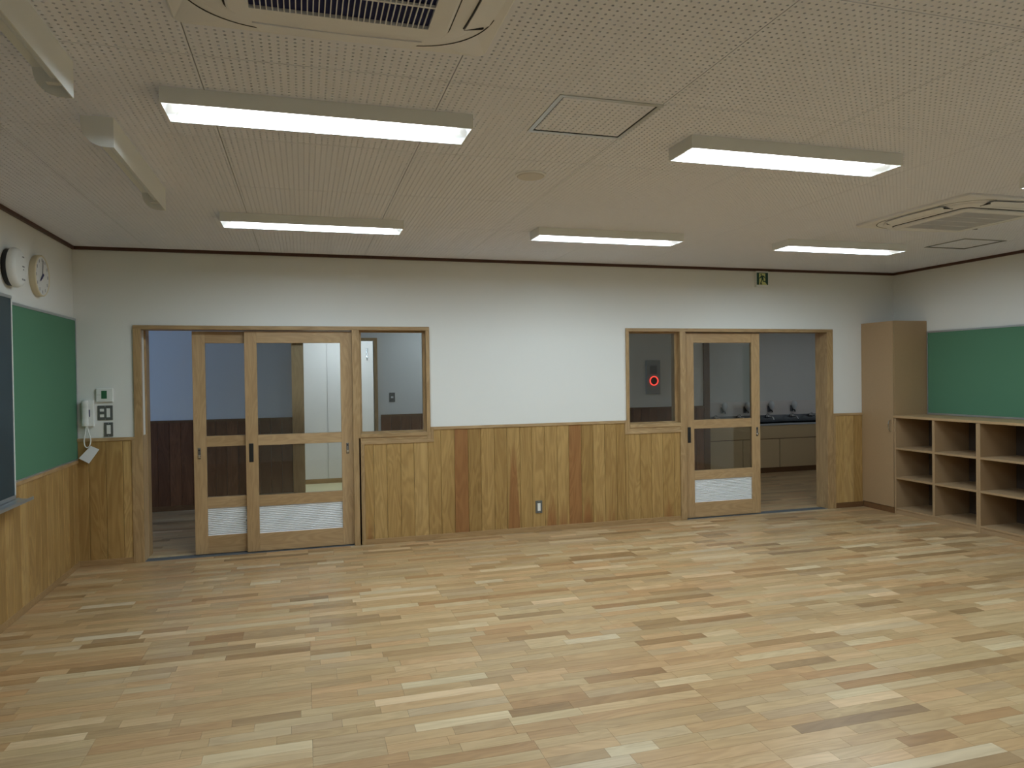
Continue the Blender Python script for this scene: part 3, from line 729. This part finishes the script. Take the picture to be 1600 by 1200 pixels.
for pp in ([(.36, .76), (.44, .79), (.64, .74), (.70, .66), (.76, .55), (.72, .53), (.64, .62), (.57, .66), (.60, .46), (.58, .34), (.80, .32), (.86, .26), (.80, .23), (.55, .25), (.48, .42), (.40, .18), (.44, .06), (.48, .02), (.30, .02), (.30, .14), (.42, .46), (.40, .60), (.30, .52), (.20, .52), (.20, .58), (.28, .60)],):
    P2(pp, 'sign_green', 'figure', -.0008)

# ---- tall locker and pigeonhole shelves on the right
lc = empty('tall_locker', (8.26, -.23, 0), 'tall narrow beige locker in the far right corner with a chrome handle', 'cabinet')
LX, LY = 8.03, -.466
MB().box(LX+.02, W-.003, LY, -.003, .062, 2.108).build('carcass', 'laminate', lc, bevel=.0015)
ld_ = bx(LX, LX+.019, LY+.002, -.004, .066, 2.106).build('door', 'laminate', lc, bevel=.0015)
hp = [(LX, -.43, 1.02), (LX-.022, -.43, 1.012), (LX-.032, -.43, .985), (LX-.034, -.43, .957), (LX-.032, -.43, .929), (LX-.022, -.43, .902), (LX, -.43, .894)]
MB().tube(smooth_pts(hp), .0055, 8).build('handle', 'chrome', ld_, smooth=True)
bx(LX+.008, W-.005, LY+.006, -.005, 0, .062).build('plinth', 'base_dark', lc)
def shelf(y1, label):
    y0 = y1-1.012; r = empty('shelf_unit', (8.26, (y0+y1)/2, 0), label, 'shelf', 'pigeonhole shelf units'); xf, xb = LX+.004, W-.004; t = .022
    zt = 1.043
    for ya in (y0, y1-t): bx(xf, xb, ya, ya+t, 0, zt).build('side_panel', 'laminate', r, bevel=.001)
    ym = (y0+y1)/2; bx(xf, xb-.008, ym-t/2-.004, ym+t/2+.004, .068, zt).build('divider', 'laminate', r, bevel=.001)
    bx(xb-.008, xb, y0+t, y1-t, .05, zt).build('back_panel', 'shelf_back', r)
    for a, b in ((y0+t, ym-t/2-.004), (ym+t/2+.004, y1-t)):
        for z in (.382, .703): bx(xf+.001, xb-.008, a, b, z, z+.021).build('shelf_board', 'laminate', r, bevel=.001)
    bx(xf, xb-.008, y0+t, y1-t, .047, .068).build('bottom_board', 'laminate', r, bevel=.001)
    bx(xf+.004, xb-.008, y0+t, y1-t, 0, .047).build('plinth', 'laminate', r)
shelf(-.470, 'open beige pigeonhole shelf unit next to the tall locker')
shelf(-1.483, 'open beige pigeonhole shelf unit cut off by the right edge')
tag(bx(LX-.004, W-.003, -2.50, -.468, 1.047, 1.072).build('shelf_worktop', 'edge', bevel=.002), 'long beige top board lying over the pigeonhole shelf units', 'worktop')
rb = empty('notice_board', (W, -1.5, 1.08), 'green felt noticeboard on the right wall above the pigeonholes', 'notice board', 'green noticeboards')
bx(W-.014, W, -2.9, -.488, 1.09, 1.974).build('felt', 'green', rb)
for a in ((-2.9, -.478, 1.972, 1.990), (-2.9, -.478, 1.074, 1.092)): bx(W-.018, W, *a).build('frame_rail', 'alu', rb)
bx(W-.018, W, -.490, -.478, 1.092, 1.972).build('frame_rail', 'alu', rb)

# ---- corridor: alarm box, sinks
ab = empty('alarm_box', (6.68, FY-.03, 1.27), 'grey fire alarm box with a glowing red ring on the corridor wall', 'alarm box')
bx(6.575, 6.795, FY-.035, FY, 1.272, 1.758).build('case', 'alarm', ab, bevel=.004)
bx(6.63, 6.74, FY-.037, FY-.034, 1.56, 1.68).build('cover', 'greyink', ab)
MB().disc((6.69, FY-.035, 1.462), (0, -1, 0), [(.05, 0), (.05, .006), (0, .008)], 28).build('push_button', 'alarm_dark', ab)
tor = MB(); n = 28
tor.loft([[(6.69+rr*math.cos(2*math.pi*j/n), yy, 1.462+rr*math.sin(2*math.pi*j/n)) for j in range(n)] for rr, yy in ((.055, FY-.034), (.055, FY-.046), (.068, FY-.046), (.068, FY-.034))], cap0=False, cap1=False).build('ring_lamp', 'red_led', ab)
sk = empty('sink_counter', (9.1, 2.95, 0), 'long beige washing counter with steel trough in the corridor', 'sink')
SY = 2.72; sx0, sx1 = 7.62, 10.45
bx(sx0, sx1, SY, SY+.02, .535, .735).build('apron', 'sink_front', sk, bevel=.001)
ds = [7.63, 8.29, 8.95, 9.61, 10.27]
for a, b in zip(ds, ds[1:]): bx(a+.004, b-.004, SY, SY+.02, .085, .524).build('cabinet_door', 'sink_front', sk, bevel=.001)
bx(sx0, sx1, SY+.022, 3.14, .08, .55).build('carcass', 'base_dark', sk)
bx(sx0, sx1, SY+.04, SY+.06, 0, .08).build('plinth', 'base_dark', sk)
MB().box(sx0, sx1, SY-.008, SY+.05, .737, .764).build('basin_rim', 'alu', sk, bevel=.004)
bs = MB().box(sx0, sx1, 3.12, 3.17, .735, .762).quad([(sx0, SY+.05, .62), (sx1, SY+.05, .62), (sx1, 3.12, .60), (sx0, 3.12, .60)])
bs.quad([(sx0, SY+.05, .762), (sx1, SY+.05, .762), (sx1, SY+.05, .62), (sx0, SY+.05, .62)]).quad([(sx0, 3.12, .60), (sx1, 3.12, .60), (sx1, 3.12, .762), (sx0, 3.12, .762)])
bs.build('basin', 'steel', sk)
bx(sx0, sx1, 3.165, 3.185, .735, .872).build('backsplash', 'steel', sk)
bx(sx0, sx1, 3.15, 3.19, .872, 1.093).build('upper_panel', 'white_panel', sk)
fx = [(8.082, 'first'), (8.506, 'second'), (9.036, 'third'), (9.494, 'fourth'), (9.862, 'fifth')]
for x, w_ in fx:
    f = empty('faucet', (x, 3.15, .87), 'small chrome faucet over the corridor sink, '+w_+' from the door', 'faucet', 'sink faucets')
    MB().disc((x, 3.15, .845), (0, -1, 0), [(.026, 0), (.026, .012), (.018, .02), (.018, .06), (.012, .064)], 16).build('body', 'chrome', f, smooth=True)
    MB().tube(smooth_pts([(x, 3.09, .845), (x, 3.05, .85), (x, 3.0, .84), (x, 2.975, .80)]), .009, 8).build('spout', 'chrome', f, smooth=True)
    MB().tube([(x, 3.10, .865), (x, 3.10, .885), (x-.03, 3.09, .893), (x-.075, 3.08, .875)], [.008, .008, .007, .006], 8).build('lever', 'chrome', f, smooth=True)
for x, w_ in ((8.222, 'first'), (8.642, 'second'), (9.088, 'third'), (9.52, 'fourth')):
    d = empty('soap_dispenser', (x, 3.13, .93), 'pear-shaped white soap bottle on the sink wall, '+w_+' from the door', 'soap dispenser', 'soap dispensers')
    MB().disc((x, 3.10, .955), (0, 0, 1), [(.012, 0), (.03, .03), (.044, .075), (.04, .11), (.022, .135), (.001, .14)], 20).build('bottle', 'bottle', d, smooth=True)
    bx(x-.045, x+.0, 3.122, 3.1495, .92, 1.02).build('bracket', 'greyink', d, bevel=.003)
    MB().tube([(x-.02, 3.13, .95), (x, 3.10, .952), (x+.005, 3.09, .915)], .012, 8).build('valve', 'black', d)
hk = empty('coat_hook', (2.77, RW-.02, 1.85), 'small metal hook high on the white panel across the corridor', 'hook')
MB().tube(smooth_pts([(2.77, RW-.022, 1.99), (2.77, RW-.03, 1.95), (2.77, RW-.05, 1.87), (2.77, RW-.075, 1.845), (2.77, RW-.09, 1.87)]), .006, 8).build('prong', 'chrome', hk, smooth=True)
bx(2.758, 2.782, RW-.026, RW-.02, 1.83, 2.0).build('back_plate', 'chrome', hk)
